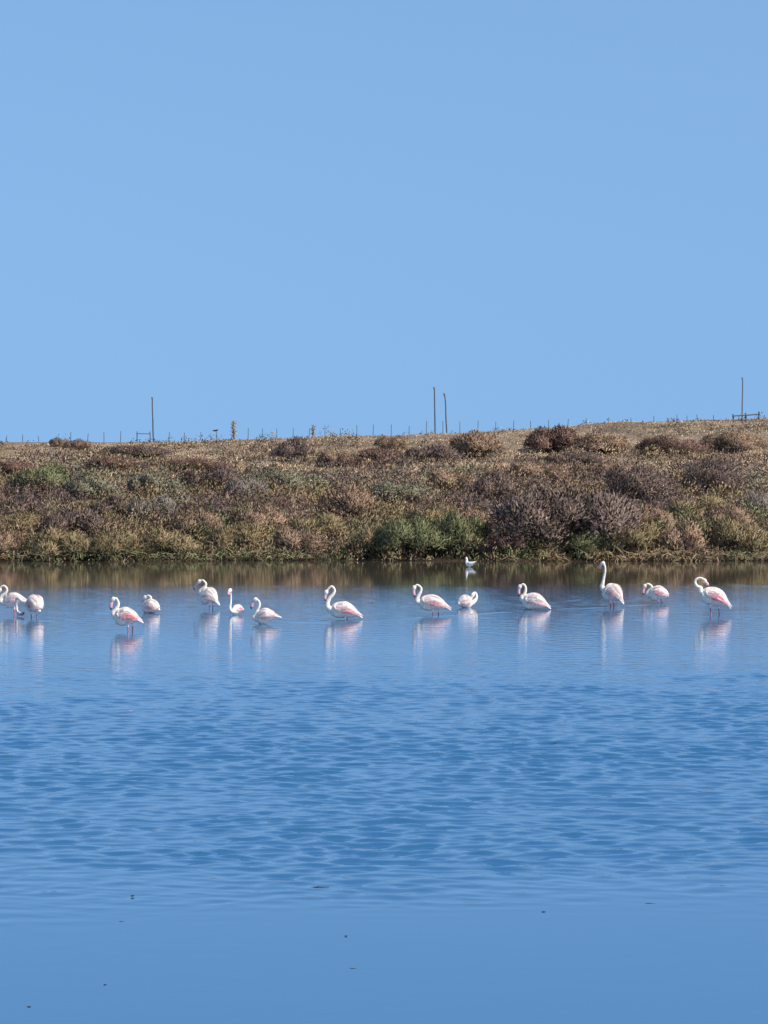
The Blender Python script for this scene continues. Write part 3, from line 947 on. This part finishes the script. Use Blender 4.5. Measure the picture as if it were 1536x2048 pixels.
        for ri, (t0, ln, cnt, wd) in enumerate(rows):
            for f in range(cnt):
                ph0 = math.radians(14 + (92 - 10 * (ri > 3)) * (f + 0.5) / cnt + random.uniform(-3, 3))
                kk = 1.10 + 0.018 * ri + 0.008 * (f % 2)
                hw = wd * random.uniform(0.8, 1.15)
                pinkness = pink * max(0, min(1, (math.degrees(ph0) - 48) / 40)) * (0.35 + 1.0 * random.random()) * (1.15 if ri in (1, 2, 3) else 0.4)
                base_c = np.array(random.choice([CREAM, BLUSH, (0.82, 0.76, 0.72)]))
                base_c = base_c * random.choice([1.0, 1.03, 0.85, 0.58])
                hue = np.array(random.choice([PINK, PINK, ROSE]))
                c = base_c * (1 - min(pinkness, 0.95)) + hue * min(pinkness, 0.95)
                o = len(Wv)
                for q in range(5):
                    tt = t0 - ln * q / 4
                    w_ = hw * (0.55, 1.0, 0.95, 0.7, 0.12)[q]
                    lift = kk + 0.06 * (q / 4) ** 2
                    for e in (-1, 0, 1):
                        Wv.append(surf(tt, ph0 + e * w_, lift + (0.015 if e == 0 else 0), sd)); Wc.append(tuple(c * (1 if e else 1.03)))
                for q in range(4):
                    for e in range(2):
                        Wf.append((o + q * 3 + e, o + q * 3 + e + 1, o + q * 3 + e + 4, o + q * 3 + e + 3))
        wm = bpy.data.meshes.new('wing'); wm.from_pydata(Wv, [], Wf); wm.update()
        a = wm.color_attributes.new('col', 'FLOAT_COLOR', 'POINT')
        a.data.foreach_set('color', np.array([(*c, 1) for c in Wc], np.float32).ravel())
        wm.polygons.foreach_set('use_smooth', np.ones(len(wm.polygons), bool))
        link('wing', wm, M_FEATHER, root)
    # ---- short tail below the wing tips
    td = (-axis.normalized() * 0.9 - up * droop).normalized()
    t_ = cen(0.14)
    tp = [t_ + td * q * (0.6 if blunt else 1.0) for q in (-0.06, 0.03, 0.09, 0.14, 0.17)]
    Vt, Ft, Ct = tube(tp, [R * 0.26, R * 0.22, R * 0.16, R * 0.10, R * 0.04], [(0.82, 0.73, 0.70)] * 5, 10, 1.9)
    tm = bpy.data.meshes.new('tail'); tm.from_pydata(Vt, [], Ft); tm.update()
    a = tm.color_attributes.new('col', 'FLOAT_COLOR', 'POINT')
    a.data.foreach_set('color', np.array([(*c, 1) for c in Ct], np.float32).ravel())
    tm.polygons.foreach_set('use_smooth', np.ones(len(tm.polygons), bool))
    link('tail', tm, M_FEATHER, root)
    tag(root, label, 'flamingo', 'flamingos wading in a row in the lagoon')
    return root

R_ = math.radians
flamingo(1229, (8, 1203), (53, 1200), 25, [(3, 1204), (1, 1198), (4, 1192), (11, 1186), (13.5, 1178), (8, 1172), (2, 1174), (-1, 1180)], (-5, 1190), [(30, 0), (34, 0)],
         'flamingo cut by the left picture edge, looped white neck', yaw=R_(10), pink=0.3)
flamingo(1235, (59, 1202), (80, 1219), 31, [(50, 1208), (42, 1205), (34, 1199), (28, 1200), (27, 1210), (29, 1222), (33, 1229)], (46, 1227), [(66, 0), (70, 1)],
         'flamingo feeding with its head down at the water, round pink-white rump towards us', yaw=R_(48), pink=0.45, blunt=True)
flamingo(1261, (229, 1231), (281, 1240), 31, [(227, 1228), (231, 1220), (236, 1211), (236, 1203), (232, 1197), (226.5, 1198)], (222, 1220), [(257, 0), (264, 1)],
         'nearest flamingo, red-edged wing and pink bill hanging down, on pink legs', yaw=R_(5), pink=0.85)
flamingo(1226, (287, 1213), (318, 1217), 25, [(287, 1211), (293, 1204), (300, 1199), (301.5, 1194.5), (296, 1191.5), (290, 1195)], (285, 1206), [],
         'crouching flamingo with curled neck, just behind the nearest red-edged one', yaw=R_(25), pink=0.4, blunt=True)
flamingo(1218, (403, 1187), (435, 1203), 30, [(401, 1184), (405, 1178), (410.5, 1172), (411, 1166), (405, 1161), (398.5, 1163)], (387, 1180), [(421, 0), (424, 0)],
         'tall standing flamingo with arched neck and black-tipped bill under the olive waterline shrubs', yaw=R_(22), pink=0.25)
flamingo(1229, (466, 1220), (484, 1219), 15, [(463, 1221), (461, 1215), (462, 1205), (462.5, 1192), (461, 1180)], (459.5, 1186), [],
         'small low flamingo with its neck stretched straight up, right beside the arched standing one', yaw=R_(-52), pink=0.8, blunt=True, slim=0.8)
flamingo(1248, (513, 1236), (555, 1231), 26, [(509, 1236), (511, 1230), (514.5, 1221), (519, 1210), (517, 1202), (511, 1199)], (502, 1218), [],
         'flamingo sitting low with pink bill hanging in front of an S-shaped neck', yaw=R_(12), pink=0.35)
flamingo(1239, (662, 1216), (721, 1230), 28, [(657, 1216), (655, 1207), (659, 1197), (666.5, 1188), (669, 1180), (663.8, 1173), (657.4, 1177), (652.5, 1184)], (650.5, 1202), [(691, 0), (694, 1)],
         'large flamingo alone left of centre, bill pressed to its hooked neck', yaw=R_(5), pink=0.55)
flamingo(1229, (839, 1202), (898, 1215), 27, [(835, 1203), (836, 1194), (841, 1184), (842, 1176), (834.5, 1170), (828.5, 1175)], (830, 1194), [(866, 0), (876, 2)],
         'flamingo below the gull with ring-shaped neck and pink tail tip', yaw=R_(6), pink=0.7)
flamingo(1215, (942, 1204), (917, 1207), 23, [(946, 1205), (952, 1199), (953.5, 1191), (949.5, 1185.5), (946, 1190)], (943.5, 1201), [],
         'small low flamingo facing right, the only one turned that way', yaw=R_(28), pink=0.3, blunt=True)
flamingo(1219, (1046, 1200), (1097, 1212), 29, [(1044, 1196), (1048, 1190), (1051, 1182), (1051, 1174), (1046.5, 1168.5), (1040, 1173)], (1039, 1192), [(1068, 0)],
         'flamingo sunk to its belly right of centre, neck bent like a handle', yaw=R_(10), pink=0.4)
flamingo(1214, (1210, 1177), (1244, 1201), 31, [(1205, 1175), (1206, 1167), (1208, 1156), (1210.4, 1143), (1210, 1132), (1206.6, 1126.6)], (1200, 1141), [(1222.5, 0), (1226, 0)],
         'tallest flamingo, neck held straight up against the dark reflection', yaw=R_(25), pink=0.45)
flamingo(1205, (1299, 1187), (1335, 1190), 25, [(1296, 1188), (1299.5, 1181), (1304, 1175), (1300.6, 1170), (1295, 1168), (1290, 1172)], (1287, 1190), [(1317, 0), (1323, 1)],
         'flamingo with dark-streaked wing bending its head to its breast, right of the tallest one', yaw=R_(12), pink=0.45, blunt=True)
flamingo(1229, (1404, 1184), (1459, 1211), 31, [(1402, 1183), (1401, 1176), (1396, 1174), (1391, 1168), (1391, 1161), (1396.5, 1156.5), (1403.5, 1156.5), (1409, 1161)], (1416, 1173), [(1421, 0), (1437, 2)],
         'rightmost flamingo preening its shoulder, orange-pink patch on the wing', yaw=R_(5), pink=0.75)

# ------------------------------------------------------------------ gull and dark bird
def small_bird(name, pts, radii, cols, bill_pts, wing_pts, label, loc, rz, bill_col, legs=None):
    root = empty(name, loc, rz)
    V, F, C = tube([Vector(p) for p in pts], radii, cols, 12, 0.85)
    if legs:
        for a, b in legs:
            v, f, c = tube([Vector(a), Vector(b)], [0.008, 0.008], [(0.1, 0.05, 0.05)] * 2, 6)
            o = len(V); V += v; C += c; F += [tuple(i + o for i in g) for g in f]
    link('body', remeshed(V, F, C, 0.006), M_FEATHER, root)
    v, f, c = tube([Vector(p) for p in bill_pts], [0.011, 0.009, 0.002], [bill_col] * 3, 6)
    m = bpy.data.meshes.new('bill'); m.from_pydata(v, [], f); m.update()
    a = m.color_attributes.new('col', 'FLOAT_COLOR', 'POINT'); a.data.foreach_set('color', np.array([(*q, 1) for q in c], np.float32).ravel())
    link('bill', m, M_HORN, root)
    for sd in (-1, 1):
        v, f, c = tube([Vector((p[0], p[1] * sd, p[2])) for p in wing_pts[0]], wing_pts[1], wing_pts[2], 10, 0.35)
        m = bpy.data.meshes.new('wing'); m.from_pydata(v, [], f); m.update()
        a = m.color_attributes.new('col', 'FLOAT_COLOR', 'POINT'); a.data.foreach_set('color', np.array([(*q, 1) for q in c], np.float32).ravel())
        m.polygons.foreach_set('use_smooth', np.ones(len(m.polygons), bool))
        link('wing', m, M_FEATHER, root)
    tag(root, label, 'bird')
    return root
W_ = (0.80, 0.80, 0.79); G_ = (0.55, 0.57, 0.60)
g = on_water(939, 1134)
gull = small_bird('gull', [(-0.13, 0, 0.10), (-0.08, 0, 0.075), (0.0, 0, 0.06), (0.06, 0, 0.075), (0.085, 0, 0.12), (0.085, 0, 0.17), (0.09, 0, 0.205), (0.105, 0, 0.225), (0.12, 0, 0.22)],
           [0.012, 0.04, 0.068, 0.066, 0.052, 0.036, 0.038, 0.036, 0.012], [W_] * 9,
           [(0.11, 0, 0.213), (0.14, 0, 0.207), (0.155, 0, 0.2)],
           ([(0.06, 0.045, 0.095), (0.0, 0.062, 0.09), (-0.08, 0.05, 0.10), (-0.15, 0.03, 0.125), (-0.20, 0.012, 0.14)], [0.02, 0.042, 0.036, 0.02, 0.004], [W_, W_, G_, G_, (0.3, 0.3, 0.32)]),
           'small white gull floating by the far bank, above the flamingo row', (g.x, g.y, 0), math.pi - 0.15, (0.35, 0.1, 0.08))
gull.scale = (1.1, 1.1, 1.3)
dk = (0.035, 0.03, 0.03)
dd = fd(433)
pb = at_dist(432, 863, dd)
k = 2.1
small_bird('dark_bird', [(-0.13 * k, 0, 0.03 * k), (-0.06 * k, 0, 0.03 * k), (0.0, 0, 0.04 * k), (0.05 * k, 0, 0.055 * k), (0.075 * k, 0, 0.075 * k), (0.095 * k, 0, 0.08 * k)],
           [0.012 * k, 0.026 * k, 0.038 * k, 0.032 * k, 0.022 * k, 0.008 * k], [dk] * 6,
           [(0.09 * k, 0, 0.078 * k), (0.11 * k, 0, 0.075 * k), (0.125 * k, 0, 0.07 * k)],
           ([(0.04 * k, 0.03 * k, 0.05 * k), (-0.03 * k, 0.04 * k, 0.05 * k), (-0.10 * k, 0.03 * k, 0.045 * k), (-0.16 * k, 0.015 * k, 0.04 * k)], [0.01 * k, 0.024 * k, 0.018 * k, 0.004 * k], [dk] * 4),
           'small dark bird perched on a fence post on the left skyline', (pb.x, pb.y, pb.z), 0.1, dk,
           legs=[((0.0, 0.012, 0.03 * k), (0.0, 0.012, -0.02)), ((0.0, -0.012, 0.03 * k), (0.0, -0.012, -0.02))])

# ------------------------------------------------------------------ bits floating on the near water
M_DEBRIS = mat_wood('wet_debris', (0.012, 0.012, 0.012), (0.045, 0.035, 0.028))
def twig(px, py, wpx, label, tilt=0.0):
    p = on_water(px, py)
    w = wpx * p.y / FPX
    o = link('floating_twig', bar_mesh('floating_twig', [(-w / 2, 0, 0.0), (-w * 0.2, 0.01, 0.001), (w * 0.15, -0.008, 0.001), (w / 2, 0.004, tilt)], [0.002, 0.005, 0.004, 0.002], 6), M_DEBRIS)
    o.location = (p.x, p.y, -0.002)
    tag(o, label, 'twig', 'bits floating on the near water')
def leaf(px, py, wpx, label, up=0.012, rz=0.0):
    p = on_water(px, py)
    w = wpx * p.y / FPX / 2
    up *= 0.25
    V = [(-w, 0, 0.004), (-w * 0.4, -w * 0.5, up), (w * 0.4, -w * 0.45, up * 1.1), (w, 0, up * 1.2), (w * 0.4, w * 0.45, up * 1.1), (-w * 0.4, w * 0.5, up), (0, 0, up * 1.5), (0, 0, -0.004)]
    F = [(i, (i + 1) % 6, 6) for i in range(6)] + [((i + 1) % 6, i, 7) for i in range(6)]
    m = bpy.data.meshes.new('floating_leaf'); m.from_pydata(V, [], F); m.update()
    o = link('floating_leaf', m, M_DEBRIS)
    o.location = (p.x, p.y, 0.002); o.rotation_euler = (0, 0, rz)
    tag(o, label, 'leaf', 'bits floating on the near water')
twig(641, 1774, 34, 'long black twig floating where the ripples end, left of centre')
twig(1300, 1807, 26, 'short strand floating on the smooth water at the right')
twig(706, 1937, 18, 'short broken twig floating alone low in the centre')
twig(243, 1843, 14, 'thin strand floating on the smooth water at the left')
leaf(265, 1793, 10, 'curled brown leaf floating upright near the left ripple edge', 0.03, 0.3)
leaf(1087, 1824, 11, 'dark leaf floating on the smooth water right of centre')
leaf(692, 1873, 8, 'small dark leaf floating in the centre, above the broken twig', 0.018)
leaf(210, 1970, 8, 'tiny dark leaf floating in the lower left')
leaf(58, 2014, 10, 'leaf floating in the bottom left corner')
